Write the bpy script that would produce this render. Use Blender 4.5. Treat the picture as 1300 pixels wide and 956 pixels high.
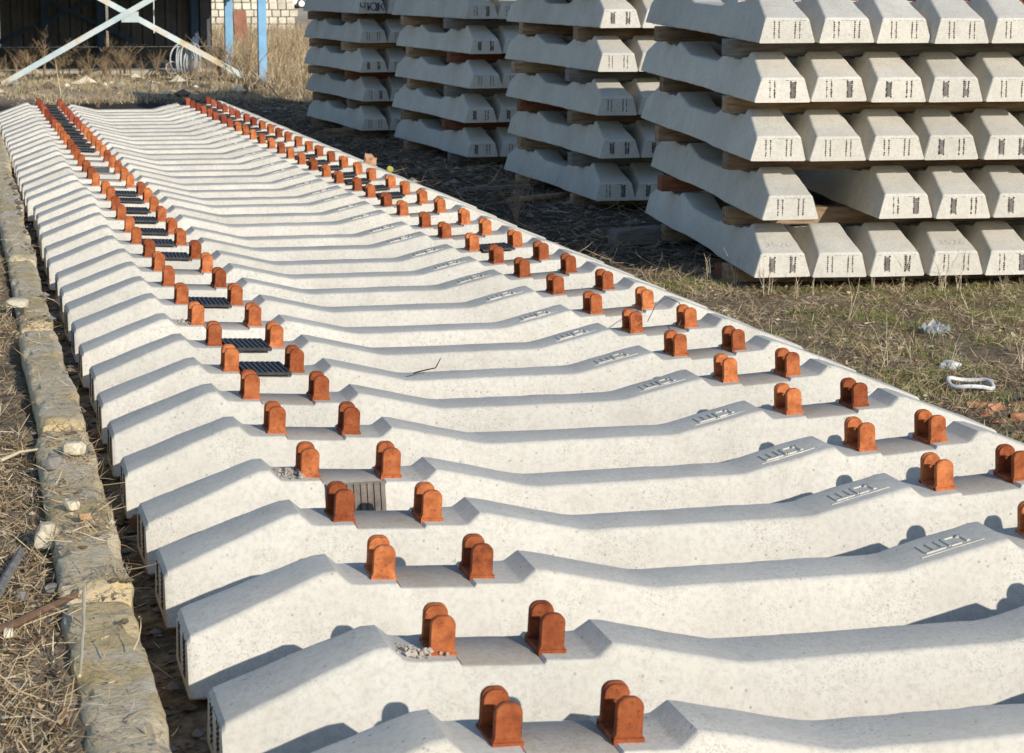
import bpy, bmesh, math, random
import numpy as np
from mathutils import Vector, Matrix, noise
R = math.radians
random.seed(7)
for o in list(bpy.data.objects): bpy.data.objects.remove(o)
S = bpy.context.scene
COL = S.collection

# ------------------------------------------------------------------ camera
F_PX, CAM = 2710.93, Vector((-1.7866, -3.9144, 1.2968))
YAW, PIT, ROL = 0.25493, 0.16489, 0.003565
_f = Vector((math.sin(YAW)*math.cos(PIT), math.cos(YAW)*math.cos(PIT), -math.sin(PIT)))
_r0 = Vector((math.cos(YAW), -math.sin(YAW), 0)); _u0 = _r0.cross(_f)
_r = _r0*math.cos(ROL)+_u0*math.sin(ROL); _u = -_r0*math.sin(ROL)+_u0*math.cos(ROL)
cam = bpy.data.cameras.new('camera'); co = bpy.data.objects.new('camera', cam); COL.objects.link(co)
m = Matrix((_r, _u, -_f)).transposed().to_4x4(); m.translation = CAM; co.matrix_world = m
cam.sensor_fit = 'HORIZONTAL'; cam.sensor_width = 36; cam.lens = F_PX*36/1300
cam.shift_y = -44.5/1300; cam.clip_start = .05; cam.clip_end = 2000
cam.dof.use_dof = True; cam.dof.focus_distance = 7.5; cam.dof.aperture_fstop = 16
S.camera = co
S.render.resolution_x, S.render.resolution_y = 1024, 753

# ------------------------------------------------------------------ light
SUN_EL, SUN_AZ = R(20.8), R(163.6)          # azimuth clockwise from +Y
to_sun = Vector((math.sin(SUN_AZ)*math.cos(SUN_EL), math.cos(SUN_AZ)*math.cos(SUN_EL), math.sin(SUN_EL)))
W = bpy.data.worlds.new('World'); S.world = W; W.use_nodes = True
nt = W.node_tree; nt.nodes.clear()
sky = nt.nodes.new('ShaderNodeTexSky'); sky.sky_type = 'NISHITA'; sky.sun_disc = False
sky.sun_elevation = SUN_EL; sky.sun_rotation = SUN_AZ; sky.air_density = 1.0; sky.dust_density = .3; sky.ozone_density = 2.0
bg = nt.nodes.new('ShaderNodeBackground'); bg.inputs[1].default_value = .128
wo = nt.nodes.new('ShaderNodeOutputWorld')
nt.links.new(sky.outputs[0], bg.inputs[0]); nt.links.new(bg.outputs[0], wo.inputs[0])
sl = bpy.data.lights.new('sun', 'SUN'); sl.energy = 3.8; sl.angle = R(.53); sl.color = (1, .93, .82)
so = bpy.data.objects.new('sun', sl); COL.objects.link(so)
so.rotation_euler = to_sun.to_track_quat('Z', 'Y').to_euler(); so.location = to_sun*60
S.view_settings.view_transform = 'Standard'; S.view_settings.look = 'None'
S.view_settings.gamma = 1; S.view_settings.use_curve_mapping = False
S.view_settings.exposure = 0.20

# ------------------------------------------------------------------ helpers
def at(px, py, z):
    """photo pixel -> point on the horizontal plane at height z"""
    d = _f*F_PX + _r*(px-650) + _u*(433.5-py)
    return CAM + d*((z-CAM.z)/d.z)
def at_y(px, py, Y):
    d = _f*F_PX + _r*(px-650) + _u*(433.5-py)
    return CAM + d*((Y-CAM.y)/d.y)
def mesh(name, v, f, mat=None, smooth=None, mats=None, fm=None):
    me = bpy.data.meshes.new(name); me.from_pydata([tuple(p) for p in v], [], f)
    if mat: me.materials.append(mat)
    for x in mats or (): me.materials.append(x)
    if fm is not None:
        me.polygons.foreach_set('material_index', fm)
    if smooth is not None:
        me.polygons.foreach_set('use_smooth', [True]*len(me.polygons))
        me.set_sharp_from_angle(angle=R(smooth))
    me.update(); return me
def obj(name, me, parent=None, loc=(0, 0, 0), rot=(0, 0, 0), **kw):
    o = bpy.data.objects.new(name, me); COL.objects.link(o)
    o.parent = parent; o.location = loc; o.rotation_euler = rot
    for k, v in kw.items(): o[k] = v
    return o
class MB:
    def __init__(s): s.v = []; s.f = []
    def add(s, v, f):
        n = len(s.v); s.v += [tuple(p) for p in v]; s.f += [tuple(i+n for i in q) for q in f]; return s
    def box(s, x0, x1, y0, y1, z0, z1, M=None, j=0):
        v = [Vector((x, y, z)) for z in (z0, z1) for x, y in ((x0, y0), (x1, y0), (x1, y1), (x0, y1))]
        if j: v = [p+Vector([random.uniform(-j, j) for _ in range(3)]) for p in v]
        if M: v = [M @ p for p in v]
        return s.add(v, [(3, 2, 1, 0), (4, 5, 6, 7), (0, 1, 5, 4), (1, 2, 6, 5), (2, 3, 7, 6), (3, 0, 4, 7)])
    def tube(s, pts, r, n=6, r1=None, cap=True):
        pts = [Vector(p) for p in pts]; k = len(pts); base = len(s.v); up = None
        for i, p in enumerate(pts):
            t = (pts[min(i+1, k-1)]-pts[max(i-1, 0)]).normalized()
            a = t.orthogonal().normalized() if up is None else (up-t*up.dot(t)).normalized()
            up = a; b = t.cross(a); rr = r if r1 is None else r+(r1-r)*i/(k-1)
            for j in range(n):
                w = 2*math.pi*j/n; s.v.append(tuple(p+(a*math.cos(w)+b*math.sin(w))*rr))
        for i in range(k-1):
            for j in range(n):
                s.f.append((base+i*n+j, base+i*n+(j+1) % n, base+(i+1)*n+(j+1) % n, base+(i+1)*n+j))
        if cap:
            s.f.append(tuple(base+j for j in reversed(range(n)))); s.f.append(tuple(base+(k-1)*n+j for j in range(n)))
        return s
    def mesh(s, name, mat, smooth=None): return mesh(name, s.v, s.f, mat, smooth)

# ------------------------------------------------------------------ materials
class N:
    def __init__(s, name):
        s.m = bpy.data.materials.new(name); s.m.use_nodes = True; s.t = s.m.node_tree
        s.b = s.t.nodes['Principled BSDF']; s.pos = None
    def n(s, typ, **kw):
        x = s.t.nodes.new(typ)
        for k, v in kw.items(): setattr(x, k, v)
        return x
    def link(s, a, b): s.t.links.new(a, b)
    def P(s, scale=None):
        if s.pos is None: s.pos = s.n('ShaderNodeNewGeometry').outputs['Position']
        if scale is None: return s.pos
        mp = s.n('ShaderNodeMapping'); s.link(s.pos, mp.inputs[0]); mp.inputs['Scale'].default_value = scale
        return mp.outputs[0]
    def noise(s, scale, detail=3, rough=.55, vec=None, dist=0):
        x = s.n('ShaderNodeTexNoise'); x.inputs['Scale'].default_value = scale; x.inputs['Detail'].default_value = detail
        x.inputs['Roughness'].default_value = rough; x.inputs['Distortion'].default_value = dist
        s.link(vec or s.P(), x.inputs['Vector']); return x.outputs[0]
    def vor(s, scale, vec=None, out=0, rnd=1):
        x = s.n('ShaderNodeTexVoronoi'); x.inputs['Scale'].default_value = scale; x.inputs['Randomness'].default_value = rnd
        s.link(vec or s.P(), x.inputs['Vector']); return x.outputs[out]
    def ramp(s, fac, *stops, mode='LINEAR'):
        x = s.n('ShaderNodeValToRGB'); x.color_ramp.interpolation = mode; e = x.color_ramp.elements
        while len(e) < len(stops): e.new(.5)
        for i, (p, c) in enumerate(stops):
            e[i].position = p; c = (c, c, c) if not isinstance(c, tuple) else c; e[i].color = (*c, 1)
        s.link(fac, x.inputs[0]); return x.outputs[0]
    def mix(s, fac, a, b, mode='MIX'):
        x = s.n('ShaderNodeMix', data_type='RGBA', blend_type=mode)
        for i, v in ((0, fac), (6, a), (7, b)):
            if hasattr(v, 'is_linked') or hasattr(v, 'links'): s.link(v, x.inputs[i])
            else: x.inputs[i].default_value = v if i == 0 else (*v, 1)
        return x.outputs[2]
    def math(s, op, a, b=0):
        x = s.n('ShaderNodeMath', operation=op)
        for i, v in ((0, a), (1, b)):
            if hasattr(v, 'links'): s.link(v, x.inputs[i])
            else: x.inputs[i].default_value = v
        return x.outputs[0]
    def rand(s): return s.n('ShaderNodeObjectInfo').outputs['Random']
    def col(s, c):
        if hasattr(c, 'links'): s.link(c, s.b.inputs['Base Color'])
        else: s.b.inputs['Base Color'].default_value = (*c, 1)
        return s
    def bump(s, h, strength=.3, dist=.01):
        x = s.n('ShaderNodeBump'); x.inputs['Strength'].default_value = strength; x.inputs['Distance'].default_value = dist
        s.link(h, x.inputs['Height']); s.link(x.outputs[0], s.b.inputs['Normal']); return s
    def rough(s, r, metal=0, spec=.3):
        if hasattr(r, 'links'): s.link(r, s.b.inputs['Roughness'])
        else: s.b.inputs['Roughness'].default_value = r
        s.b.inputs['Metallic'].default_value = metal; s.b.inputs['Specular IOR Level'].default_value = spec; return s

def concrete(name, a, b, dark=(.2, .18, .155), pore=.5, stain=(.36, .30, .22), stain_amt=.3):
    g = N(name)
    big = g.noise(2.3, 4, .6); fine = g.noise(70, 4, .7); mid = g.noise(14, 4, .6)
    c = g.mix(g.ramp(big, (.35, 0.), (.68, 1.)), a, b)
    c = g.mix(g.math('MULTIPLY', g.ramp(mid, (.5, 0.), (.8, 1.)), stain_amt), c, stain)
    c = g.mix(g.ramp(fine, (.3, .55), (.55, 0.)), c, tuple(x*.72 for x in a))
    # mottled grey flecks gathered in patches, and small open pores
    pat = g.ramp(g.noise(5, 3, .6), (.42, 0.), (.62, 1.))
    fl = g.ramp(g.noise(210, 3, .6), (.55, 0.), (.67, .75))
    cloud = g.ramp(g.noise(1.1, 5, .65), (.5, 0.), (.72, .34))
    c = g.mix(cloud, c, tuple(x*.72 for x in a))
    c = g.mix(g.math('MULTIPLY', fl, pat), c, tuple(x*.5 for x in a))
    v = g.vor(34); keep = g.ramp(g.vor(34, out=1), (.52, 0.), (.55, 1.))
    p = g.math('MULTIPLY', g.ramp(v, (.07, 1.), (.15, 0.)), g.math('MULTIPLY', keep, pore))
    c = g.mix(p, c, dark)
    v2 = g.vor(13); k2 = g.ramp(g.vor(13, out=1), (.80, 0.), (.83, 1.))
    p2 = g.math('MULTIPLY', g.ramp(v2, (.045, 1.), (.07, 0.)), g.math('MULTIPLY', k2, pore*1.6))
    c = g.mix(p2, c, dark); p = g.math('MAXIMUM', p, p2)
    rn = g.ramp(g.rand(), (0., (.90, .90, .90)), (1., (1.04, 1.03, 1.02)))
    c = g.mix(1., c, rn, 'MULTIPLY')
    g.col(c).rough(.9, 0, .2)
    h = g.math('SUBTRACT', g.math('MULTIPLY', fine, .35), p)
    return g.bump(g.math('ADD', h, g.math('MULTIPLY', mid, .5)), .35, .004).m
CONC = concrete('sleeper_concrete', (.585, .555, .49), (.685, .655, .585))
SEATC = concrete('seat_concrete', (.41, .365, .31), (.52, .475, .415), pore=.25, stain=(.36, .25, .15), stain_amt=.6)

def simple(name, cols, scale=12, rough=.85, bump=.3, bdist=.004, metal=0, spec=.3, vec=None, rnd=.15):
    g = N(name); k = len(cols)
    c = g.ramp(g.noise(scale, 5, .62, vec=g.P(vec) if vec else None), *[(.3+.4*i/max(1, k-1), cc) for i, cc in enumerate(cols)])
    if rnd: c = g.mix(1., c, g.ramp(g.rand(), (0., 1-rnd), (1., 1.+rnd)), 'MULTIPLY')
    g.col(c).rough(rough, metal, spec)
    if bump: g.bump(g.noise(scale*6, 4, .7, vec=g.P(vec) if vec else None), bump, bdist)
    return g.m
def rustm(name, cols):
    g = N(name)
    c = g.ramp(g.noise(26, 5, .65), *[(.28+.44*i/(len(cols)-1), cc) for i, cc in enumerate(cols)])
    c = g.mix(g.ramp(g.noise(110, 3, .6), (.56, 0.), (.72, .6)), c, tuple(x*.45 for x in cols[0]))
    tone = g.ramp(g.rand(), (0., (.52, .42, .40)), (.35, (.78, .70, .68)), (.7, (1.0, .98, .95)), (1., (1.12, 1.15, 1.15)))
    c = g.mix(1., c, tone, 'MULTIPLY')
    g.col(c).rough(.82, 0, .25); return g.bump(g.noise(160, 4, .7), .4, .002).m
RUST = rustm('anchor_rust', [(.25, .068, .026), (.46, .140, .046), (.62, .23, .085)])
RUSTRED = rustm('anchor_red_rust', [(.20, .045, .025), (.33, .08, .04), (.42, .11, .05)])
RUBBER = simple('black_rubber', [(.018, .019, .022), (.05, .052, .056)], 40, .55, .2, .002, 0, .4)
DUSTYSUNLIT = simple('dusty_sunlit_rubber', [(.10, .085, .07), (.23, .19, .16)], 30, .8, .2, .002)  # rubber browned in colour for direct sun, with some dust
WOOD = simple('timber', [(.16, .10, .06), (.30, .20, .12), (.42, .31, .21)], 5, .85, .4, .004, vec=(1, 6, 9), rnd=.35)
WOODRED = simple('red_timber', [(.14, .045, .025), (.30, .12, .06)], 8, .85, .4, .004, vec=(1, 6, 9))
GREYWOOD = simple('grey_timber', [(.12, .11, .10), (.27, .25, .225)], 6, .9, .4, .004, vec=(1, 7, 9))
ROTTEN = simple('rotten_wood', [(.10, .05, .03), (.38, .17, .09), (.52, .29, .17)], 18, .95, .6, .01)
BLACKDOT = simple('wire_end_dark', [(.02, .018, .016), (.07, .055, .045)], 60, .8, 0)
PRINT = simple('stencil_print', [(.42, .40, .37), (.54, .52, .48)], 60, .9, 0)
PRINTDARK = simple('dark_stencil_print', [(.035, .035, .04), (.07, .07, .07)], 60, .9, 0)
LIMES = simple('pale_stone', [(.46, .39, .27), (.68, .60, .44), (.76, .69, .55)], 22, .9, .4, .006)
GREYSTONE = simple('grey_stone', [(.17, .155, .14), (.34, .31, .275)], 22, .9, .4, .006)
STRAW = simple('dry_straw', [(.30, .215, .115), (.50, .385, .225), (.62, .51, .34)], 9, .8, 0)
STRAWD = simple('weathered_straw', [(.15, .10, .06), (.29, .205, .12), (.42, .32, .20)], 14, .85, 0)
GREEN = simple('green_grass', [(.085, .125, .02), (.165, .21, .04), (.28, .285, .085)], 11, .75, 0)
WEED = simple('dry_weed', [(.16, .105, .06), (.32, .23, .14), (.46, .35, .22)], 6, .85, 0)
BLUE = simple('blue_paint', [(.16, .34, .52), (.22, .43, .62)], 5, .6, .1, .002)
PALEBLUE = simple('faded_blue_paint', [(.36, .46, .50), (.50, .56, .55), (.50, .36, .20)], 3.0, .7, .15, .002)
SHADEDBLUE = simple('shaded_blue_paint', [(.03, .06, .11), (.045, .085, .15)], 5, .7, 0)  # copy of the blue paint, darkened for steelwork in the shed's shade
SHEET = simple('shade_dark_sheet', [(.055, .06, .068), (.10, .105, .115)], 3, .6, .1, .002)  # sheet colour set dark to stand in for shade inside the shed
GREYHOSE = simple('grey_hose', [(.34, .37, .39), (.52, .55, .56)], 20, .6, 0)
WHITEP = simple('white_plastic', [(.62, .63, .64), (.80, .80, .80)], 20, .5, .1, .002)
CARW = simple('white_car_paint', [(.72, .72, .73), (.80, .80, .80)], 2, .3, 0, spec=.5)
TYRE = simple('tyre', [(.02, .02, .02), (.035, .035, .035)], 8, .85, 0)
RIM = simple('wheel_rim', [(.55, .55, .55), (.66, .66, .66)], 8, .4, 0, metal=.4)
GLASS = N('car_glass').col((.02, .025, .03)).rough(.08, 0, .5).m
YELLOW = simple('yellow_plastic', [(.30, .32, .05), (.42, .42, .09)], 8, .5, 0)
PAPER = simple('brown_paper', [(.36, .19, .10), (.58, .36, .22)], 16, .9, .3)
g = N('film_plastic').col((.62, .66, .68)).rough(.25, 0, .5); g.b.inputs['Transmission Weight'].default_value = .55; g.b.inputs['Alpha'].default_value = .8; FILM = g.m

def kerb_mat():
    g = N('old_kerb_concrete')
    c = g.ramp(g.noise(9, 6, .65), (.3, (.46, .365, .235)), (.5, (.65, .54, .365)), (.7, (.75, .66, .50)))
    moss = g.ramp(g.noise(4.5, 5, .7), (.47, 0.), (.62, .7))
    c = g.mix(moss, c, (.52, .37, .12))
    grey = g.ramp(g.noise(6.7, 4, .6, vec=g.P((1.3, .7, 1))), (.52, 0.), (.68, .6))
    c = g.mix(grey, c, (.62, .58, .51))
    c = g.mix(g.ramp(g.noise(60, 4, .7), (.33, .8), (.46, 0.)), c, (.22, .165, .10))
    g.col(c).rough(.95, 0, .15)
    return g.bump(g.math('ADD', g.noise(26, 6, .7), g.math('MULTIPLY', g.noise(90, 4, .7), .5)), .8, .012).m
KERB = kerb_mat()

def ground_mat():
    g = N('ground_soil')
    xyz = g.n('ShaderNodeSeparateXYZ'); g.link(g.P(), xyz.inputs[0])
    y = xyz.outputs[1]
    n1 = g.noise(3, 6, .65); n2 = g.noise(24, 5, .7)
    c = g.ramp(n1, (.3, (.16, .115, .07)), (.5, (.31, .235, .15)), (.7, (.45, .36, .245)))
    c = g.mix(g.ramp(n2, (.4, .7), (.6, 0.)), c, (.075, .055, .036))
    # yard soil by the stacks is darker; beyond it the earth is pale and dry
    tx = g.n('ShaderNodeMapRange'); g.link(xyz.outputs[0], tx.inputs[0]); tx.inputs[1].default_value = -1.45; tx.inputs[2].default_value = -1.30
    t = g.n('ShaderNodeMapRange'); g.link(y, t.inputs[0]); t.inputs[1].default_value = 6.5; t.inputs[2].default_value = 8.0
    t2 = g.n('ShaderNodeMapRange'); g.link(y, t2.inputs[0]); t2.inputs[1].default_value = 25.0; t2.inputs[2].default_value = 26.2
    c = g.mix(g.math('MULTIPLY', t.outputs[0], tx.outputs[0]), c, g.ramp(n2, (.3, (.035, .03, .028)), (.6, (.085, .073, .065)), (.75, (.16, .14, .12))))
    dry = g.ramp(g.noise(1.1, 6, .7, vec=g.P((1, .45, 1))), (.3, (.30, .235, .15)), (.5, (.50, .415, .29)), (.7, (.62, .54, .41)))
    c = g.mix(t2.outputs[0], c, g.mix(g.ramp(n2, (.38, .5), (.55, 0.)), dry, (.16, .12, .07)))
    t3 = g.n('ShaderNodeMapRange'); g.link(y, t3.inputs[0]); t3.inputs[1].default_value = 90; t3.inputs[2].default_value = 100
    c = g.mix(t3.outputs[0], c, g.ramp(g.noise(.12, 4, .6, vec=g.P((.3, 1, 1))), (.35, (.46, .37, .25)), (.65, (.58, .50, .37))))
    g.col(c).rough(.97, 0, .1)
    return g.bump(g.math('ADD', n2, g.noise(80, 4, .7)), .7, .02).m
GROUND = ground_mat()

# ------------------------------------------------------------------ ground sheet
def gz(x, y):
    """ground height"""
    def ss(a, b, t): t = min(1, max(0, (t-a)/(b-a))); return t*t*(3-2*t)
    base = -.285
    if x < 0: base = -.285 + .075*ss(-1.0, -1.4, x)*0
    z = base
    z += .075*ss(1.75, 1.25, abs(x))*ss(24, 20.3, y)*ss(-6, -4, y)     # bed under the row
    z += .155*ss(-1.47, -1.60, x)*ss(24, 20, y)                      # bank left of the kerb
    z += .085*ss(24.5, 27, y)
    n = noise.noise((x*1.3, y*1.3, .3))*.018
    if 24.5 < y < 45: n += (noise.noise((x*1.1, y*.9, 2.))*.05+noise.noise((x*2.7, y*2.3, 6.))*.035)*ss(24.5, 26, y)
    n += noise.noise((x*5, y*5, 4.))*.012
    if y < 12: n += noise.noise((x*14, y*14, 9.))*.007
    if abs(x) < 1.42 and -5 < y < 20.5: n = n*.25-.006
    if y > 40: n += noise.noise((x*.05, y*.05, 1.))*.06*ss(40, 80, y)
    return z+n
def axis(segs):
    a = []
    for lo, hi, st in segs: a += list(np.arange(lo, hi-1e-6, st))
    return a+[segs[-1][1]]
gx = axis([(-400, -60, 40), (-60, -8, 4), (-8, -2.6, .3), (-2.6, -1.3, .04), (-1.3, 1.3, .2), (1.3, 5.2, .06), (5.2, 12, .5), (12, 60, 4), (60, 420, 40)])
gy = axis([(-60, -6, 6), (-6, -1, .4), (-1, 9, .06), (9, 24.6, .15), (24.6, 34, .12), (34, 45, .5), (45, 110, 3), (110, 900, 40)])
v = [(x, y, gz(x, y)) for y in gy for x in gx]; nx = len(gx)
f = [(j*nx+i, j*nx+i+1, (j+1)*nx+i+1, (j+1)*nx+i) for j in range(len(gy)-1) for i in range(nx-1)]
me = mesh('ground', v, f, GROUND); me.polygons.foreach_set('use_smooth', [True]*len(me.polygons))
obj('ground', me, kind='structure')

# ------------------------------------------------------------------ sleeper meshes
SEAT_H = .009
PROFILE = [(0, -.042), (.285, -.042), (.315, -.039), (.55, .017), (.575, .021), (.605, -.003), (.615, -.006), (.712, -.001), (.718, -.009),
           (.882, .000), (.888, .010), (.985, .014), (.995, .018), (1.022, .043), (1.05, .041), (1.09, .027), (1.325, -.064), (1.342, -.071)]
def zprof(x):
    x = abs(x)
    for (a, za), (b, zb) in zip(PROFILE, PROFILE[1:]):
        if a <= x <= b: return za+(zb-za)*(x-a)/(b-a)
    return PROFILE[-1][1]
def make_body(seed, chip=.0026):
    rnd = random.Random(seed)
    xs = [p[0] for p in PROFILE]
    full = []
    for a, b in zip(xs, xs[1:]):
        k = max(1, int(round((b-a)/.035)))
        full += [a+(b-a)*i/k for i in range(k)]
    full.append(xs[-1])
    full = sorted(set([-x for x in full]+full))
    secs = [(x, zprof(x), 0) for x in full]
    secs = [(-1.35, zprof(1.35)-.010, .006)]+secs+[(1.35, zprof(1.35)-.010, .006)]
    v = []; NA = 5
    for x, zt, inset in secs:
        ax = abs(x)
        t = min(1, max(0, (ax-.25)/(.6-.25))); hb = .128+.022*t*t*(3-2*t)-inset*.6
        seat = .608 < ax < .99
        r = .007 if seat else .017
        top = zt-inset*.3; ht = hb-.27*(top+.2)
        ring = [(-hb+.004, -.2), (hb-.004, -.2), (hb, -.195)]
        ang = [i/(NA-1) for i in range(NA)]
        def arc(sgn):
            pts = []
            c0 = ht-r*.75
            for u in ang:
                w = u*R(75)
                pts.append((c0+r*math.cos(R(15)+w), top-r+r*math.sin(R(15)+w)))
            return pts
        A = arc(1)
        ring += A + [(-y, z) for y, z in reversed(A)] + [(-hb, -.195)]
        for i, (y, z) in enumerate(ring):
            d = noise.noise((x*9+seed*13, y*9, z*9))*chip + (noise.noise((x*40+seed*7, y*31, z*31))*chip*.8 if 3 <= i <= 12 else 0)
            if i in (0, 1, 2, len(ring)-1): d += noise.noise((x*22+seed*5, y*9, 3.3))*.004+max(0, noise.noise((x*57+seed*3, y*9, 7.3))-.1)*.012
            v.append((x, y+(d if y > 0 else -d), z+d*.7))
    n = len(ring); f = []
    for i in range(len(secs)-1):
        for j in range(n): f.append((i*n+j, i*n+(j+1) % n, (i+1)*n+(j+1) % n, (i+1)*n+j))
    f = [tuple(reversed(q)) for q in f]
    f.append(tuple(range(n))); f.append(tuple((len(secs)-1)*n+j for j in reversed(range(n))))
    me = mesh('sleeper_body', v, f, CONC, 28)
    bm = bmesh.new(); bm.from_mesh(me); bmesh.ops.recalc_face_normals(bm, faces=bm.faces); bm.to_mesh(me); bm.free()
    return me
BODIES = [make_body(s) for s in range(5)]
FARBODY = make_body(9)

def make_seat_plate():
    # smooth cambered strip cast in the channel between the two anchors, drooping over the edges
    b = MB(); secs = [(-.0995, -.012), (-.096, -.004), (-.085, .0022), (0, .004), (.085, .0022), (.096, -.004)]
    v = []
    for y, z in secs:
        for x in (-.081, .081): v.append((x, y, z+x*.055))
    f = [(2*i, 2*i+1, 2*i+3, 2*i+2) for i in range(len(secs)-1)]
    return mesh('rail_seat', v, f, SEATC, 50)
SEATPLATE = make_seat_plate()

def tombstone(w0, w1, h, n=8, rad=.019):
    p = [(-w0/2, 0), (w0/2, 0), (w0/2, .006), (w1/2, .013), (w1/2, h-rad)]
    for i in range(1, n+1):
        a = i/n*math.pi/2; p.append((w1/2-rad+rad*math.cos(a), h-rad+rad*math.sin(a)))
    for i in range(0, n):
        a = math.pi/2+i/n*math.pi/2; p.append((-w1/2+rad+rad*math.cos(a), h-rad+rad*math.sin(a)))
    return p+[(-w1/2, h-rad), (-w1/2, .013), (-w0/2, .006)]
def prism(b, outline, y0, y1, bev=.002):
    k = len(outline); cx = sum(p[0] for p in outline)/k; cz = sum(p[1] for p in outline)/k
    def ring(y, s): return [(cx+(x-cx)*s, y, cz+(z-cz)*s) for x, z in outline]
    s = 1-bev/.03
    rings = [ring(y0, s), ring(y0+bev, 1), ring(y1-bev, 1), ring(y1, s)]
    v = sum(rings, []); f = []
    for i in range(3):
        for j in range(k): f.append((i*k+j, i*k+(j+1) % k, (i+1)*k+(j+1) % k, (i+1)*k+j))
    f.append(tuple(reversed(range(k)))); f.append(tuple(3*k+j for j in range(k)))
    b.add(v, f)
def make_anchor(mat, seed):
    rnd = random.Random(seed); b = MB(); H = .078+rnd.uniform(-.002, .002)
    o = tombstone(.056, .049, H)
    prism(b, o, -.052, -.036); prism(b, o, .036, .052)
    lip = [(x*.9, z) for x, z in tombstone(.049, .049, H)]
    lip = [(-.0235, H-.030), (.006, H-.030), (.010, H-.022), (.0215, H-.022)]+[(x*.95, z-.0015) for x, z in o if z > H-.02]
    prism(b, lip, .027, .0365, .001)
    b.box(-.028, .028, -.055, .055, -.012, .007)          # foot joining both cheeks
    b.box(.010, .0225, -.034, .034, .0065, .052)  # side web added so the hollow between the cheeks falls dark
    me = b.mesh('anchor', mat, 40)
    bm = bmesh.new(); bm.from_mesh(me); bmesh.ops.recalc_face_normals(bm, faces=bm.faces); bm.to_mesh(me); bm.free()
    return me
ANCH = [make_anchor(RUST, i) for i in range(3)]
ANCHRED = [make_anchor(RUSTRED, i+5) for i in range(2)]

def make_letters():
    # raised frame and letters on the slope between the middle and the right-hand seat
    x0, x1 = .375, .535
    def Z(x): return zprof(x)
    b = MB()
    def bar(u0, w0, u1, w1, th=.0045, h=.0035):
        # u along the sleeper, w across it
        d = Vector((u1-u0, w1-w0)); d.normalize(); nn = Vector((-d.y, d.x))*th/2
        pts = []
        for (u, w) in ((u0, w0), (u1, w1)):
            for s in (-1, 1):
                pts.append((u+nn.x*s, w+nn.y*s))
        v = [(u, w, Z(u)-.002) for u, w in pts]+[(u, w, Z(u)+h) for u, w in pts]
        b.add(v, [(0, 2, 3, 1), (4, 5, 7, 6), (0, 4, 6, 2), (1, 3, 7, 5), (0, 1, 5, 4), (2, 6, 7, 3)])
    lo, hi = -.028, .024
    for u in (.395, .417, .439): bar(u, lo, u, hi, .008)
    bar(.392, lo, .442, lo, .008)
    for w in (lo, hi): bar(.456, w, .482, w, .008)
    bar(.456, lo, .456, hi, .008)
    bar(.500, lo, .500, hi, .008); bar(.489, .010, .500, hi, .008)
    bar(.372, -.045, .532, -.045, .003, .0016)
    me = b.mesh('mould_lettering', CONC)
    bm = bmesh.new(); bm.from_mesh(me); bmesh.ops.recalc_face_normals(bm, faces=bm.faces); bm.to_mesh(me); bm.free()
    return me
LETTERS = make_letters()

def make_strands(kind, seed):
    # wire ends on the end face (local x = -1.35), two pairs of dotted rows; some with the groove between them open
    rnd = random.Random(seed); b = MB(); X = -1.3515; fm = []
    for c, yc in enumerate((-.055, .055)):
        full = kind == 2 or (kind == 1 and rnd.random() < .6)
        if full:
            z0 = rnd.uniform(-.178, -.165); z1 = rnd.uniform(-.1, -.09)
            b.box(X+.0002, X+.002, yc-.010, yc+.010, z0, z1, j=.0025); fm += [1]*6
        for s in (-1, 1):
            for k in range(8):
                if rnd.random() < .06: continue
                z = -.094-.0108*k+rnd.uniform(-.001, .001); y = yc+s*.0125+rnd.uniform(-.0012, .0012)
                r = rnd.uniform(.0030, .0048)*(1.15 if kind else 1)
                v = [(X-.0008, y+r*math.cos(w*math.pi/3), z+r*math.sin(w*math.pi/3)) for w in range(6)]
                v2 = [(X+.002, q[1], q[2]) for q in v]
                b.add(v+v2, [tuple(range(5, -1, -1))]+[(i, (i+1) % 6, 6+(i+1) % 6, 6+i) for i in range(6)]); fm += [0]*7
            b.box(X+.0003, X+.002, yc+s*.0125-.0009, yc+s*.0125+.0009, -.178, -.092); fm += [1]*6
    # ragged joint line under the sloping top
    for k in range(9):
        y = -.1+k*.0235
        if rnd.random() < .75: b.box(X+.0002, X+.002, y, y+rnd.uniform(.008, .022), -.0855+rnd.uniform(-.0015, .0015), -.0842); fm += [1]*6
    return mesh('wire_ends', b.v, b.f, mats=[BLACKDOT, PATCH], fm=fm)
PATCH = simple('wire_groove', [(.10, .095, .09), (.24, .22, .20)], 90, .9, 0)
STRANDS = [make_strands(0, 1), make_strands(0, 2), make_strands(0, 3), make_strands(1, 4), make_strands(1, 5), make_strands(2, 6)]

def text_mesh(s, size, mat, ext=.0008):
    c = bpy.data.curves.new('txt', 'FONT'); c.body = s; c.size = size; c.align_x = 'CENTER'; c.align_y = 'CENTER'; c.extrude = ext
    c.resolution_u = 3
    o = bpy.data.objects.new('txt', c); COL.objects.link(o)
    dg = bpy.context.evaluated_depsgraph_get(); me = bpy.data.meshes.new_from_object(o.evaluated_get(dg))
    bpy.data.objects.remove(o); me.materials.clear(); me.materials.append(mat); me.name = 'number_print'
    return me

ORD = 'first second third fourth fifth sixth seventh eighth ninth tenth eleventh twelfth thirteenth fourteenth fifteenth sixteenth seventeenth eighteenth nineteenth twentieth'.split()
def ordinal(n):
    if n <= 20: return ORD[n-1]
    t = {2: 'twenty', 3: 'thirty', 4: 'forty'}[n//10]
    return {2: 'twentieth', 3: 'thirtieth', 4: 'fortieth'}[n//10] if n % 10 == 0 else t+'-'+ORD[n % 10-1]

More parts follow.
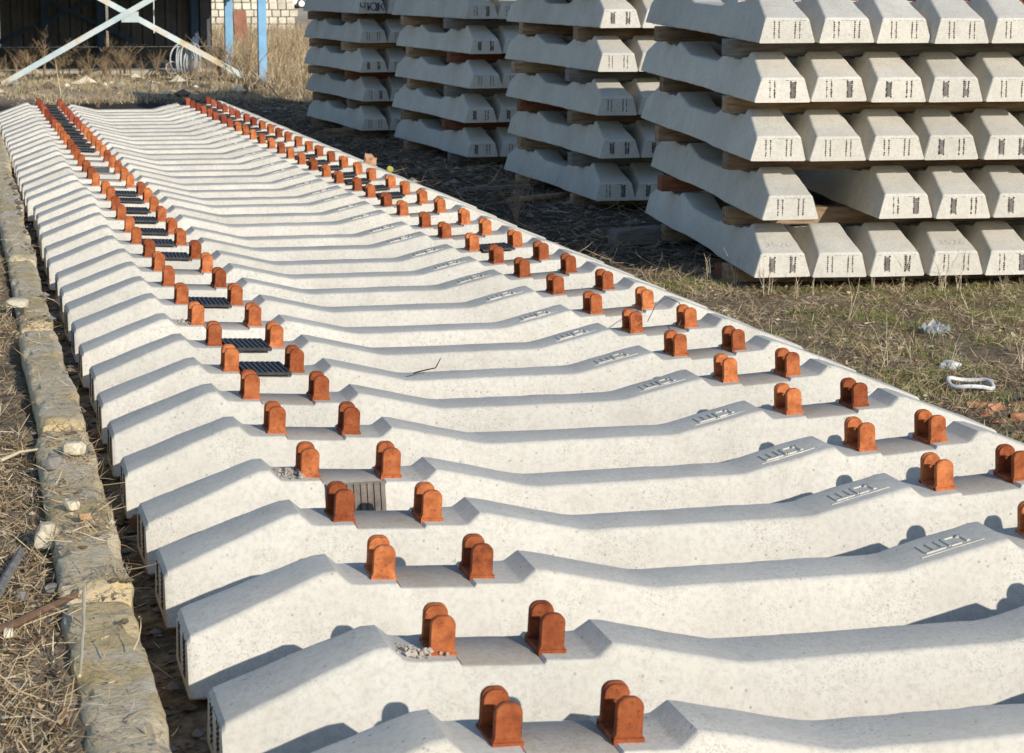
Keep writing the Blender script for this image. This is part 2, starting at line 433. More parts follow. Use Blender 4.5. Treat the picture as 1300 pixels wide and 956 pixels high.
ANCHOR_X = [(-.910, .0045), (-.690, -.0065), (.690, -.0065), (.910, .0045)]
def sleeper(loc, rz, label, group, red=False, anchors=True, plates=True, letters=False, strands=(0,), tilt=(0, 0)):
    root = obj('concrete_sleeper', None, None, loc, (tilt[0], tilt[1], rz), label=label, category='sleeper', group=group)
    root.empty_display_size = .1
    obj('body', random.choice(BODIES), root)
    if plates:
        for s in (-1, 1):
            obj('rail_seat', SEATPLATE, root, (s*.8, 0, -.0045), (0, 0, 0 if s > 0 else math.pi))
    if anchors:
        for x, dz in ANCHOR_X:
            obj('anchor', random.choice(ANCHRED if red else ANCH), root, (x, random.uniform(-.003, .0012), dz+.0045),
                (0, -.05*(1 if x > 0 else -1), random.uniform(-.05, .05)))
    if letters: obj('mould_lettering', LETTERS, root)
    for s in strands:
        obj('wire_ends', random.choice(STRANDS), root, (0, 0, 0), (0, 0, s), kind='stuff')
    return root

# ------------------------------------------------------------------ the long row
PITCH = .53206; NROW = 38
OFF = [(-.0106, .0057, -.0048), (.013, 0, -.0068), (.0168, .002, .0011), (-.0264, -.0013, .0089), (.0008, -.0041, -.0158), (.02, -.0035, -.0066),
       (-.0047, -.0044, .0035), (-.0048, .0041, .0079), (-.0377, -.0061, .0014), (-.0039, -.0034, .0009), (.013, -.0037, .0146), (-.0156, .0008, .0018),
       (-.0413, .004, .0005), (-.0127, -.0105, .001), (-.0329, -.004, .0006), (.0609, -.0002, .0001), (.0502, .0084, -.0004), (.0788, .02, .0007), (.0053, .0198, .0004)]
rowpos = {}
for r in range(-2, NROW):
    dy, dx, ya = OFF[r] if 0 <= r < len(OFF) else (random.uniform(-.02, .02), random.uniform(-.008, .008), random.uniform(-.006, .006))
    n = NROW-r
    p = Vector((dx, r*PITCH+dy+.052, 0)); rowpos[r] = (p, ya)
    sleeper(p, ya, f'pale concrete sleeper with rusted anchors, {ordinal(n)} from the shed end of the long row',
            'sleepers laid in the long row', red=r >= 30, letters=True, strands=(0, math.pi) if r < 14 else ())

# black ribbed rail pads lying on the seats
def make_pad(mat, name='rail_pad'):
    b = MB(); b.box(-.077, .077, -.105, .105, 0, .006)
    for k in range(9):
        x = -.072+k*.018; b.box(x-.0058, x+.0058, -.1045, .1045, .0058, .012)
    b.box(-.079, .079, -.108, -.102, 0, .010); b.box(-.079, .079, .102, .108, 0, .010)
    return b.mesh(name, mat)
PAD = make_pad(RUBBER); PADD = make_pad(DUSTYSUNLIT)
def pad(r, side):
    p, ya = rowpos[r]; n = NROW-r
    where = 'kerb-side' if side < 0 else 'stack-side'
    obj('rail_pad', PAD, None, (p.x+side*.8+random.uniform(-.004, .004), p.y+side*.8*ya-.012+random.uniform(-.02, .015), .0035),
        (0, -.05*side, ya+random.uniform(-.04, .04)),
        label=f'black ribbed rubber pad on the {where} seat of the {ordinal(n)} sleeper from the shed',
        category='rail pad', group='black rubber pads on the sleeper seats')
for r in [6, 7, 9]+list(range(12, 19))+list(range(25, 38)): pad(r, -1)
for r in [12]+list(range(17, 24))+list(range(27, 38)): pad(r, 1)
for r in (3, 22):       # two pads stood on edge against the side of a sleeper
    p, ya = rowpos[r]; n = NROW-r
    a = math.atan(.27)
    o = obj('rail_pad', PADD if r == 3 else PAD, None, (p.x-.797, p.y-.1345, -.102), (R(90)-a, 0, ya),
            label=f'{"dusty sunlit-brown" if r == 3 else "black"} ribbed pad stood on edge against the {ordinal(n)} sleeper from the shed', category='rail pad')

# ------------------------------------------------------------------ stacks
LAYER = .303
LNAME = ['bottom', 'second', 'third', 'fourth', 'fifth', 'sixth', 'unseen seventh', 'unseen eighth']
def stack(name_no, corner, yaw, cols, layers=5, missing=(), pitch=.308, vis=3, jx=.05, base=-.2, tilt=0, stag=0):
    """corner: near-left foot of the stack; yaw: turn of the long axis from +Y towards +X"""
    ax = Vector((math.sin(yaw), math.cos(yaw), 0)); rt = Vector((math.cos(yaw), -math.sin(yaw), 0))
    where = f'{ORD[name_no-1]} stack from the shed'
    rz = math.pi/2-yaw
    for k in range(layers):
        lj = random.uniform(-jx, jx)*.6 if k else 0
        sj = random.uniform(-jx, jx)*.5 if k else 0
        if (name_no, k) in LAYJ: lj, sj = LAYJ[(name_no, k)]
        z = base+.2+k*LAYER
        for c in range(cols):
            if (k, c) in missing: continue
            p = Vector(corner)+rt*(.15+c*pitch+sj+random.uniform(-.004, .004))+ax*(1.35+lj-stag*c+random.uniform(-.02, .02))
            p.z = z+tilt*1.35+random.uniform(-.002, .002)
            s = sleeper(p, rz+random.uniform(-.006, .006),
                    f'stacked concrete sleeper in {LNAME[k]} layer, {ORD[c]} column from the row, {where}',
                    f'sleepers in the {where}', anchors=(k == layers-1), plates=False, strands=(0,) if c < vis+2 else (), tilt=(0, -tilt))
            if (name_no, k, c) in PRINTS:
                t, size, mt = PRINTS[(name_no, k, c)]
                sl_ = math.atan2(zprof(1.1)-zprof(1.3), .2)
                if mt is PRINT: obj('number_print', text_mesh(t, size, mt), s, (-1.265, 0, zprof(1.265)+.0015), Matrix(((0, math.cos(sl_), -math.sin(sl_)), (-1, 0, 0), (0, math.sin(sl_), math.cos(sl_)))).to_euler())
                else: obj('number_print', text_mesh(t, size, mt), s, (-1.3535, 0, -.135), Matrix(((0, 0, -1), (-1, 0, 0), (0, 1, 0))).to_euler())
        for e, x in enumerate((-.8, .8)):
            tj = random.uniform(-.03, .03)
            l0 = random.uniform(-.07, .0)+sj; l1 = cols*pitch+random.uniform(-.05, .1)
            zt = z-.2-.098 if k else None
            b = MB(); w = random.uniform(.048, .062)
            if k: z0, z1 = z-.2-LAYER+.2+.0105, z-.2005
            else: z0, z1 = z-.2-.10, z-.2005
            b.box(l0, l1, -w, w, z0, z1, j=.003 if k == 0 else .0)
            me_ = b.mesh('spacer_timber', random.choice([WOOD, WOOD, WOOD, WOOD, WOOD, GREYWOOD, WOODRED]))
            bm = bmesh.new(); bm.from_mesh(me_); bmesh.ops.bevel(bm, geom=list(bm.edges), offset=.005, segments=1, affect='EDGES'); bm.to_mesh(me_); bm.free()
            p = Vector(corner)+ax*(1.35+x+tj)
            obj('spacer_timber', me_, None, (p.x, p.y, tilt*(1.35+x+tj)), (0, 0, -yaw),
                label=f'wooden timber under the {LNAME[k]} layer, {"open" if e == 0 else "shed"} end, {where}',
                category='timber', group=f'timbers in the {where}')
PRINTS = {(4, 0, 0): ('3526', .075, PRINT), (4, 0, 3): ('3526', .075, PRINT), (1, 4, 0): ('ЧЮК', .115, PRINTDARK)}
LAYJ = {(4, 1): (.0, .03), (4, 2): (.02, -.03), (4, 3): (.04, -.02), (4, 4): (.03, .0)}
c1 = at(959.6, 353.5, -.2); stack(4, c1, R(5.6), 8, missing={(1, 1)}, vis=6, tilt=.022, stag=.012)
c2 = at(755, 255.5, -.2); stack(3, c2, R(.6), 6, 7, vis=3)  # upper layers stand above the view, added for the shade they cast
c3 = at(593, 200, -.2); stack(2, c3, R(-2.5), 6, 8, vis=3)
c4 = at(459, 166, -.2); stack(1, c4, R(-3.2), 6, 8, vis=3)

# ------------------------------------------------------------------ old kerb beside the row
def rough_block(lx, ly, lz, seed, amp=.012, r=.02, step=.05, mat=None, name='kerb_block', fine=1.0, chip=0., nside=4):
    k = max(4, int(ly/step)); v = []; f = []
    def ring(w, h):
        pts = []
        for cx, cz, a0, ex, ez in ((1, -1, -90, 0, 1), (1, 1, 0, -1, 0), (-1, 1, 90, 0, -1), (-1, -1, 180, 1, 0)):
            for i in range(3):
                a = R(a0+i*45); pts.append((cx*(w/2-r)+r*math.cos(a), cz*(h/2-r)+r*math.sin(a), 1))
            a = R(a0+90); x0, z0 = cx*(w/2-r)+r*math.cos(a), cz*(h/2-r)+r*math.sin(a); L = (h if ex == 0 else w)-2*r
            for t in range(1, nside): pts.append((x0+ex*L*t/nside, z0+ez*L*t/nside, 0))
        return pts
    for i in range(k+1):
        y = ly*i/k; e = min(i, k-i); s_ = {0: .90, 1: .975}.get(e, 1)
        rg = ring(lx*s_, lz*s_); n = len(rg)
        for (x, z, edge) in rg:
            q = Vector((x*6+seed*3.1, y*(6 if not chip else 2.6), z*6)); q2 = Vector((x*16+seed, y*16, z*16)); d = noise.noise(q)*amp + noise.noise(q*3.2)*amp*.6*fine + noise.noise(q*8)*amp*.45*fine
            if chip:
                d = d*(.35 if z > 0 and not edge else 1)+noise.noise(q2)*.004+noise.noise(q2*2.3)*.0025
                if edge: d -= max(0, noise.noise(q2*.45+Vector((3, 1, 2)))-.02)*chip
            dir_ = Vector((x, 0, z)).normalized()
            yo = noise.noise((x*9, z*9, seed+e))*amp*2.5 if e == 0 else 0
            v.append((x+dir_.x*d, y+yo, z+dir_.z*d))
    for i in range(k):
        for j in range(n): f.append((i*n+j, (i+1)*n+j, (i+1)*n+(j+1) % n, i*n+(j+1) % n))
    f.append(tuple(range(n))); f.append(tuple(k*n+j for j in reversed(range(n))))
    me = mesh(name, v, f, mat, 50)
    bm = bmesh.new(); bm.from_mesh(me); bmesh.ops.recalc_face_normals(bm, faces=bm.faces); bm.to_mesh(me); bm.free()
    return me
KB = [(-2.3, 1.62, -1.522, .165, -.085, .5, 'mossy weathered kerb block whose end shows a broken corner, farthest kerb block from the shed'),
      (-.65, 1.57, -1.517, .165, -.088, .0, 'mossy kerb block second from the open end of the kerb'),
      (.94, 1.80, -1.511, .168, -.070, -.2, 'kerb block strewn with straw and pale stones, third from the open end of the kerb'),
      (2.76, 1.86, -1.492, .145, -.045, .25, 'raised kerb block with yellow moss across it, beside a hollow'),
      (5.05, 2.15, -1.490, .140, -.085, -.2, 'kerb block just beyond the pale stone lying in the straw'),
      (7.22, 2.6, -1.478, .145, -.075, .3, 'kerb block third from the shed end of the kerb'),
      (9.85, 3.4, -1.458, .15, -.08, .2, 'kerb block second from the shed end of the kerb'),
      (13.3, 5.2, -1.44, .16, -.08, .0, 'long kerb block nearest the shed')]
for i, (y0, ly, x, w, zt, rz, lab) in enumerate(KB):
    h = .26
    obj('kerb_block', rough_block(w, ly, h, i+2, .011, .022, .022, KERB, chip=.04, nside=9), None, (x, y0, zt-h/2), (random.uniform(-.004, .004), random.uniform(-.03, .03), R(rz)),
        label=lab, category='kerb', group='old kerb blocks beside the row')

# ------------------------------------------------------------------ ground cover
def surf(x, y):
    z = gz(x, y)
    for (y0, ly, kx, w, zt, rz, lab) in KB:
        if y0 < y < y0+ly and abs(x-kx) < w/2-.004: z = max(z, zt+.003)
    return z
def blades(name, n, samp, length, width, pitch, mats, weights, curl=.25, seed=1, zoff=.0, **kw):
    rg = np.random.default_rng(seed); P = []
    while len(P) < n:
        x, y = samp(rg)
        if x is None: continue
        P.append((x, y, surf(x, y)+zoff))
    P = np.array(P); az = rg.uniform(0, 2*np.pi, n); el = rg.uniform(pitch[0], pitch[1], n)
    L = rg.uniform(length[0], length[1], n)*rg.choice([1, 1, .6, 1.4], n); w = rg.uniform(width[0], width[1], n)
    d = np.stack([np.cos(az)*np.cos(el), np.sin(az)*np.cos(el), np.sin(el)], 1)
    up = np.tile([0, 0, 1.], (n, 1)); side = np.cross(d, up); side /= np.linalg.norm(side, axis=1, keepdims=True)+1e-9
    nrm = np.cross(side, d); roll = rg.uniform(-1.2, 1.2, n)[:, None]; side = side*np.cos(roll)+nrm*np.sin(roll)
    bend = rg.normal(0, curl, n)[:, None]*np.cross(d, side)+rg.normal(0, curl, n)[:, None]*side
    P[:, 2] += np.where(el < .4, rg.uniform(0, .022, n), 0)
    V = np.zeros((n, 7, 3))
    for k, (t, ww) in enumerate(((0, 1), (.4, .95), (.75, .7))):
        c = P+d*(L*t)[:, None]+bend*(L*t*t)[:, None]
        V[:, 2*k] = c-side*(w*ww/2)[:, None]; V[:, 2*k+1] = c+side*(w*ww/2)[:, None]
    V[:, 6] = P+d*L[:, None]+bend*L[:, None]
    b = (np.arange(n)*7)[:, None]
    q = np.concatenate([b+[0, 1, 3, 2], b+[2, 3, 5, 4]], 1).reshape(-1, 4); t = (b+[4, 5, 6])
    me = bpy.data.meshes.new(name)
    me.vertices.add(n*7); me.vertices.foreach_set('co', V.astype(np.float32).ravel())
    li = np.concatenate([q.ravel(), t.ravel()]).astype(np.int32); me.loops.add(len(li)); me.loops.foreach_set('vertex_index', li)
    me.polygons.add(n*3); me.polygons.foreach_set('loop_start', np.concatenate([np.arange(2*n)*4, 8*n+np.arange(n)*3]).astype(np.int32))
    me.update(calc_edges=True)
    for m_ in mats: me.materials.append(m_)
    mi = rg.choice(len(mats), n, p=weights); me.polygons.foreach_set('material_index', np.concatenate([np.repeat(mi, 2), mi]).astype(np.int32))
    return obj(name, me, kind='stuff', **kw)
def pick(a, b, rg): return a+(b-a)*rg.random()
def left_samp(rg):
    y = -1.4+15*rg.random()**1.6; x = pick(-2.02, -1.43, rg)
    if rg.random() < .04: x = pick(-1.43, -1.36, rg)
    if x > -1.615:
        keep = .75*max(0, min(1, .55+1.6*noise.noise((x*5, y*3, 1.)))) if .85 < y < 2.7 else (.8 if 4.55 < y < 5.2 else .05)
        if rg.random() > keep: return None, None
    if 2.9 < y < 4.3 and -1.73 < x <= -1.6 and rg.random() < .75: return None, None
    return x, y
BARKBIT = simple('bark_bits', [(.10, .06, .035), (.30, .17, .10)], 20, .9, 0)
STRAWP = simple('pale_straw', [(.52, .42, .27), (.72, .61, .43)], 9, .8, 0)
blades('dry_straw', 36000, left_samp, (.012, .06), (.0012, .0034), (-.1, .9), [STRAWD, STRAW, STRAWP], [.50, .38, .12], seed=3, label='matted dry straw on the bank behind the kerb', category='straw')
def bank_samp(rg): return -4.6+2.6*rg.random()**.7, -1.5+22*rg.random()**1.3
blades('bank_straw', 22000, bank_samp, (.02, .11), (.002, .005), (-.1, .9), [STRAWD, STRAW, STRAWP], [.50, .38, .12], seed=36, label='thinner dry straw farther out on the bank', category='straw')
blades('loose_stalks', 3200, left_samp, (.05, .17), (.0012, .003), (-.08, .35), [STRAWD, STRAW, STRAWP], [.45, .40, .15], seed=33, label='longer loose stalks over the straw behind the kerb', category='straw')
blades('leaf_bits', 2600, left_samp, (.008, .022), (.005, .013), (-.1, .5), [STRAWD, STRAW, BARKBIT], [.4, .25, .35], seed=34, label='broken leaf and bark bits in the straw behind the kerb', category='leaf litter')
def patch(x, y): return noise.noise((x*1.7, y*1.7, 5.))+.6*noise.noise((x*5, y*5, 8.))
def right_ok(x, y): return not (x > 2.15+.1*(y-6.4) and y > 6.6)
def green_samp(rg):
    x = pick(1.40, 4.4, rg); y = pick(-.5, 7.4, rg)
    if not right_ok(x, y) or patch(x, y) < rg.random()*.75-.12: return None, None
    return x, y
def litter_samp(rg):
    x = pick(1.38, 4.4, rg); y = pick(-.5, 7.6, rg)
    if not right_ok(x, y) or noise.noise((x*2.2, y*2.2, 15.)) < rg.random()*.8-.5: return None, None
    return x, y
blades('green_grass', 60000, green_samp, (.010, .034), (.0016, .004), (.2, 1.45), [GREEN, STRAW, STRAWD], [.74, .14, .12], seed=4, label='short green grass on the ground beside the row', category='grass')
blades('grass_litter', 52000, litter_samp, (.015, .075), (.001, .003), (-.1, .9), [STRAWD, STRAW, STRAWP], [.46, .42, .12], seed=5, label='dead brown grass litter on the ground beside the row', category='straw')
blades('fallen_leaves', 2600, litter_samp, (.010, .028), (.007, .018), (-.1, .6), [STRAWD, STRAW, BARKBIT, STRAWP], [.35, .25, .3, .1], seed=35, label='dead leaf and bark bits in the grass beside the row', category='leaf litter')
def shade_samp(rg):
    x = pick(1.36, 3.0, rg); y = pick(7.2, 25.5, rg)
    if x > 2.7 and rg.random() < .6: return None, None
    return x, y
blades('shaded_litter', 9000, shade_samp, (.05, .22), (.002, .006), (-.1, .35), [STRAWD, STRAW, GREYWOOD], [.6, .2, .2], seed=6, label='dark grass litter between the row and the stacks', category='straw')
def far_samp(rg):
    x = pick(-3.0, 13, rg); y = 25.6+42*rg.random()**1.35
    if -7 < x < 3.0 and y > 32.4 and y < 38.6: return None, None
    dens = 1 if x > 2.6+.02*(y-29) else .26
    if y < 32.6 and x < 2.2: dens = .01+.10*max(0, patch(x*.5, y*.4))
    if rg.random() > dens: return None, None
    return x, y
def stub_samp(rg):
    x = pick(-3.5, 5.0, rg); y = 25.0+7.6*rg.random()
    if patch(x*.7, y*.5) < rg.random()*.9-.35: return None, None
    return x, y
blades('dry_stubble', 26000, stub_samp, (.03, .11), (.004, .010), (.2, 1.4), [STRAW, STRAWP, WEED, GREEN], [.40, .32, .22, .06], curl=.3, seed=18, label='short dry stubble on the earth between the row and the shed', category='grass')
blades('tall_dry_grass', 44000, far_samp, (.10, .42), (.006, .014), (.5, 1.5), [WEED, STRAW, STRAWP], [.5, .4, .1], curl=.35, seed=8, label='tall dry grass in front of and beside the shed', category='grass')

def rock(seed, sx, sy, sz, mat, name='stone', sub=3, amp=.22):
    if name == 'wood_scrap': amp = .55
    bm = bmesh.new(); bmesh.ops.create_icosphere(bm, subdivisions=sub, radius=1)
    for v_ in bm.verts:
        p = v_.co.normalized(); d = 1+noise.noise(p*1.3+Vector((seed*7.7, 0, 0)))*amp*1.6+noise.noise(p*3.1+Vector((0, seed*3.3, 0)))*amp*.6
        q = p*d; q.z = max(q.z, -.55)
        for ax_ in range(3): q[ax_] = math.copysign(min(abs(q[ax_]), .82), q[ax_])
        v_.co = Vector((q.x*sx, q.y*sy, q.z*sz))
    me = bpy.data.meshes.new(name); bm.to_mesh(me); bm.free(); me.materials.append(mat)
    me.polygons.foreach_set('use_smooth', [True]*len(me.polygons)); me.set_sharp_from_angle(angle=R(24)); return me
def put_stone(px, py, z, wpx, hpx, mat, label, seed, name='stone', cat='stone', group=None, flat=1.):
    p = at(px, py, z); d = (p-CAM).dot(_f); w = wpx/F_PX*d
    o = obj(name, rock(seed, w*.58, w*.52*flat, hpx/F_PX*d*.6, mat, name), None, (p.x, p.y, gz(p.x, p.y)+hpx/F_PX*d*.22 if z < -.2 else max(z, surf(p.x, p.y)+.012)+hpx/F_PX*d*.30), (0, 0, seed*1.3), label=label, category=cat)
    if group: o['group'] = group
    return o
# loose stones on the bank and on the kerb
put_stone(60, 692, -.10, 32, 36, LIMES, 'large cream stone in the straw behind the kerb, biggest of the stones there', 1)
put_stone(95, 590, -.09, 26, 18, LIMES, 'angular cream stone on the straw-strewn kerb block, beside a grey stone', 2)
put_stone(67, 613, -.10, 22, 18, GREYSTONE, 'grey flat stone on the kerb edge next to the angular cream stone', 3)
put_stone(92, 655, -.075, 20, 13, LIMES, 'small oval cream stone on the kerb above an orange pebble', 4)
put_stone(108, 667, -.072, 16, 10, simple('orange_stone', [(.36, .21, .10), (.52, .33, .18)], 20, .9, .3), 'small orange pebble on the kerb', 5)
put_stone(11, 808, -.11, 14, 13, LIMES, 'small round cream stone beside the lying branch', 6)
put_stone(22, 397, -.10, 30, 12, LIMES, 'flat whitish stone lying across the straw by the broken kerb', 7)
put_stone(66, 750, -.10, 16, 12, GREYSTONE, 'small brownish stone by the end of the broken kerb block', 8)
put_stone(28, 760, -.11, 14, 12, GREYSTONE, 'dull brown pebble in the straw between branch and kerb', 9)
put_stone(178, 680, -.235, 26, 30, simple('rusty_stone', [(.10, .05, .03), (.24, .12, .07)], 20, .9, .4), 'dark red broken brick in the gap between kerb and sleepers', 10, 'brick_lump', 'brick')
pebs = [random.random() for _ in range(10)]
# pebble scatter (too many and small to single out)
def pebbles(name, n, samp, r, mats, label, seed):
    rg = np.random.default_rng(seed); b = MB(); fm = []
    ico = [(0, 0, 1), (.9, 0, .3), (.28, .85, .3), (-.72, .53, .3), (-.72, -.53, .3), (.28, -.85, .3), (0, 0, -.5)]
    fc = [(0, 1, 2), (0, 2, 3), (0, 3, 4), (0, 4, 5), (0, 5, 1), (6, 2, 1), (6, 3, 2), (6, 4, 3), (6, 5, 4), (6, 1, 5)]
    k = 0
    while k < n:
        x, y = samp(rg)
        if x is None: continue
        k += 1; rr = r[0]+(r[1]-r[0])*rg.random()**3; a = rg.random()*6.28; c_, s_ = math.cos(a), math.sin(a); sx, sy, sz = rr*(.7+.6*rg.random()), rr*(.7+.6*rg.random()), rr*(.4+.5*rg.random())
        z = surf(x, y)+sz*.2
        b.add([(x+(p[0]*c_-p[1]*s_)*sx, y+(p[0]*s_+p[1]*c_)*sy, z+p[2]*sz*(.8+.4*rg.random())) for p in ico], fc); fm += [int(rg.integers(len(mats)))]*10
    return obj(name, mesh(name, b.v, b.f, mats=mats, fm=fm), kind='stuff', label=label, category='gravel')
BROWNST = simple('brown_stone', [(.10, .075, .05), (.24, .19, .135)], 24, .95, .3)
pebbles('bank_gravel', 3200, left_samp, (.004, .016), [GREYSTONE, BROWNST, BROWNST, LIMES], 'small stones and crumbs in the straw behind the kerb', 11)
pebbles('yard_gravel', 1500, shade_samp, (.006, .055), [GREYSTONE, BROWNST, BROWNST], 'dark gravel and clods between the row and the stacks', 12)
pebbles('grass_gravel', 700, litter_samp, (.004, .022), [GREYSTONE, BROWNST, LIMES, BROWNST], 'small stones scattered in the grass beside the row', 13)
def farpeb(rg): return pick(-3, 4, rg), pick(25.8, 32.4, rg)
pebbles('pale_rubble', 260, farpeb, (.02, .16), [LIMES, GREYSTONE, BROWNST, LIMES], 'pale rubble on the earth in front of the shed', 14)
def trench(rg): return pick(-1.43, -1.30, rg), pick(-.6, 12, rg)
pebbles('gap_rubble', 900, trench, (.006, .026), [BROWNST, BROWNST, GREYSTONE], 'dark rubble in the gap between kerb and row', 15)

# branches and sticks
def stick(pts, r, r1, mat, label, name='stick', cat='stick', wob=.004, group=None):
    P = []
    for a, b_ in zip(pts, pts[1:]):
        for i in range(6): P.append(Vector(a).lerp(Vector(b_), i/6))
    P.append(Vector(pts[-1]))
    P = [p+Vector((noise.noise(p*9), noise.noise(p*9+Vector((5, 0, 0))), noise.noise(p*9+Vector((0, 5, 0)))))*wob for p in P]
    o = obj(name, MB().tube(P, r, 7, r1).mesh(name, mat, 40), label=label, category=cat)
    if group: o['group'] = group
    return o
BR = simple('bark_brown', [(.11, .065, .04), (.24, .15, .095)], 14, .9, .4)
def L3(*p): return [at(a, b_, c) for a, b_, c in p]
stick(L3((-25, 807, -.10), (20, 792, -.095), (60, 772, -.085), (98, 755, -.062)), .012, .007, BR, 'brown branch lying up to the broken kerb block', 'branch', 'branch')
stick(L3((-12, 770, -.10), (8, 735, -.09), (26, 700, -.085)), .013, .010, GREYWOOD, 'grey weathered stick beside the large cream stone')
stick(L3((0, 585, -.09), (25, 573, -.075), (55, 570, -.075)), .006, .003, STRAWP, 'pale thick stalk in the straw above the grey flat stone', 'stalk', 'stalk')
stick(L3((107, 745, -.058), (106, 800, -.05), (101, 858, -.045)), .0042, .003, STRAWP, 'thin pale stem lying along the broken kerb block', 'stalk', 'stalk', .002)
stick(L3((525, 474, -.020), (540, 470, -.018), (553, 467, -.010), (559, 455, .012)), .0028, .0016, simple('dark_twig', [(.02, .015, .012), (.06, .04, .03)], 20, .9, 0), 'small dark twig lying on the middle of a sleeper in the row', 'twig', 'twig', .003)
stick(L3((822, 408, .05), (832, 388, .07), (848, 377, .085), (862, 384, .085), (867, 400, .045), (861, 414, .022)), .0016, .0016, simple('thin_wire', [(.10, .09, .09), (.2, .18, .17)], 9, .6, 0), 'thin bent wire caught between rusted anchors of the row', 'wire', 'wire', .003)

# weeds: several stems, each with side twigs
def weed_mesh(seed, h, n, spread, mat, thick=.004, twigs=5, dens=1):
    rnd = random.Random(seed); b = MB()
    for i in range(n):
        a = rnd.uniform(0, 6.28); sp = spread*rnd.random(); x0, y0 = rnd.uniform(-.04, .04)*h, rnd.uniform(-.04, .04)*h
        H = h*rnd.uniform(.5, 1); lean = Vector((math.cos(a)*sp, math.sin(a)*sp, 0))
        P = [Vector((x0, y0, -.02))+lean*(t*t)*H+Vector((0, 0, H*t))+Vector((rnd.gauss(0, .02), rnd.gauss(0, .02), 0))*H*t for t in (0, .25, .5, .75, 1)]
        b.tube(P, thick, 4, thick*.35, cap=False)
        for k in range(twigs):
            t = rnd.uniform(.3, .95); j = min(3, int(t*4)); p = P[j].lerp(P[j+1], t*4-j); w = rnd.uniform(0, 6.28)
            q = p+Vector((math.cos(w), math.sin(w), rnd.uniform(.5, 1.6))).normalized()*H*rnd.uniform(.1, .3)
            b.tube([p, p.lerp(q, .5)+Vector((0, 0, -.01*H)), q], thick*.5, 3, thick*.25, cap=False)
    return b.mesh('dry_weed', mat)
WM = [weed_mesh(i, 1, n_, sp_, WEED, .008, tw_) for i, (n_, sp_, tw_) in enumerate([(9, .9, 10), (20, 1.2, 5), (6, .6, 14), (26, .8, 4), (12, 1.4, 9), (16, .5, 8), (5, 1.0, 16)])]
def weed(px, py, z, h, i, label, group, mat=None):
    p = at(px, py, z); o = obj('dry_weed', WM[(i*5+i//3) % 7], None, (p.x, p.y, gz(p.x, p.y) if z > -.3 and z < -.14 else z), (0, 0, i*1.7), label=label, category='weed', group=group); o.scale = (h, h, h)
for i, (px, h) in enumerate([(6, .42), (22, .36), (40, .40), (62, .62), (80, .45), (98, .36), (118, .50), (134, .68), (148, .52), (163, .40), (178, .45), (262, .5), (274, .7), (283, .45), (12, .3), (30, .5), (70, .4), (90, .55), (108, .3), (126, .42), (142, .38), (156, .6), (170, .3), (200, .35), (212, .28), (266, .4), (279, .5)]):
    weed(px+((i*37) % 11)-5, 92.5+((i*29) % 7)*.7, -.125, h*(.75+((i*53) % 10)*.05), i, 'leafless dry weed bush at the front edge of the shed floor', 'dry weeds along the shed floor')
for i, (px, py, h) in enumerate([(250, 108, .42), (268, 112, .5), (287, 112, .55), (313, 118, 1.0), (352, 112, .42), (372, 112, .5), (385, 117, .35), (300, 104, .45), (238, 104, .30), (140, 126, .34), (112, 118, .3), (124, 128, .36), (155, 122, .3), (50, 116, .22)]):
    weed(px, py, -.2, h, i+1, 'tall leafless weed standing beside the foot of the long brace and front blue post' if h == 1. else 'scrubby dry weed on the earth between the row and the shed', 'scrub in front of the shed')
WS = weed_mesh(31, .34, 26, .8, WEED, .0026, 2)
p = at(655, 278, -.27); obj('dry_weed', WS, None, (p.x, p.y, gz(p.x, p.y)), label='clump of dry stalks in the shade beside the third stack from the shed', category='weed')
STALK = [weed_mesh(40+i, .22, 3, .35, STRAWP, .0016, 2) for i in range(5)]
rs = random.Random(5)
for i in range(26):
    px = rs.uniform(895, 1300); py = rs.uniform(352, 372); p = at(px, py, -.27)
    o = obj('dry_stalk', STALK[i % 5], None, (p.x, p.y, gz(p.x, p.y)), (0, 0, rs.uniform(0, 6)), label='thin dry stalk standing in the grass along the foot of the stack', category='stalk', group='stalks along the foot of the fourth stack')
    o.scale = [rs.uniform(.5, 1.25)]*3
for i in range(12):
    px = rs.uniform(870, 1300); py = rs.uniform(375, 480)
    p = at(px, py, -.27)
    if p.x < 1.5: continue
    o = obj('dry_stalk', STALK[i % 5], None, (p.x, p.y, gz(p.x, p.y)), (rs.uniform(-.5, .5), rs.uniform(-.5, .5), rs.uniform(0, 6)), label='thin leaning stalk growing out of the grass patch', category='stalk', group='stalks in the grass patch')
    o.scale = [rs.uniform(.5, 1.2)]*3

# ------------------------------------------------------------------ litter and scrap wood
def crumple(name, w, h, amp, mat, seed, n=10):
    v = [(w*(i/n-.5), h*(j/n-.5), abs(noise.noise((i*3.4/n+seed, j*3.4/n, seed)))*amp*2+noise.noise((i*6/n, j*6/n, seed))*amp*.5) for j in range(n+1) for i in range(n+1)]
    f = [(j*(n+1)+i, j*(n+1)+i+1, (j+1)*(n+1)+i+1, (j+1)*(n+1)+i) for j in range(n) for i in range(n)]
    return mesh(name, v, f, mat, 30)
def put(name, me, px, py, z, label, cat, rot=(0, 0, 0), up=0, group=None):
    p = at(px, py, z); o = obj(name, me, None, (p.x, p.y, (gz(p.x, p.y) if z < -.2 else z)+up), rot, label=label, category=cat)
    if group: o['group'] = group
    return o
put('plastic_film', crumple('plastic_film', .13, .10, .032, FILM, 3, 14), 1187, 418, -.27, 'crumpled clear plastic film lying in the grass', 'plastic film', (.3, 0, .4), .012)
put_stone(1206, 464, -.27, 26, 14, WHITEP, 'small whitish foam lump in the grass above the white plastic loop', 21, 'foam_lump', 'foam')
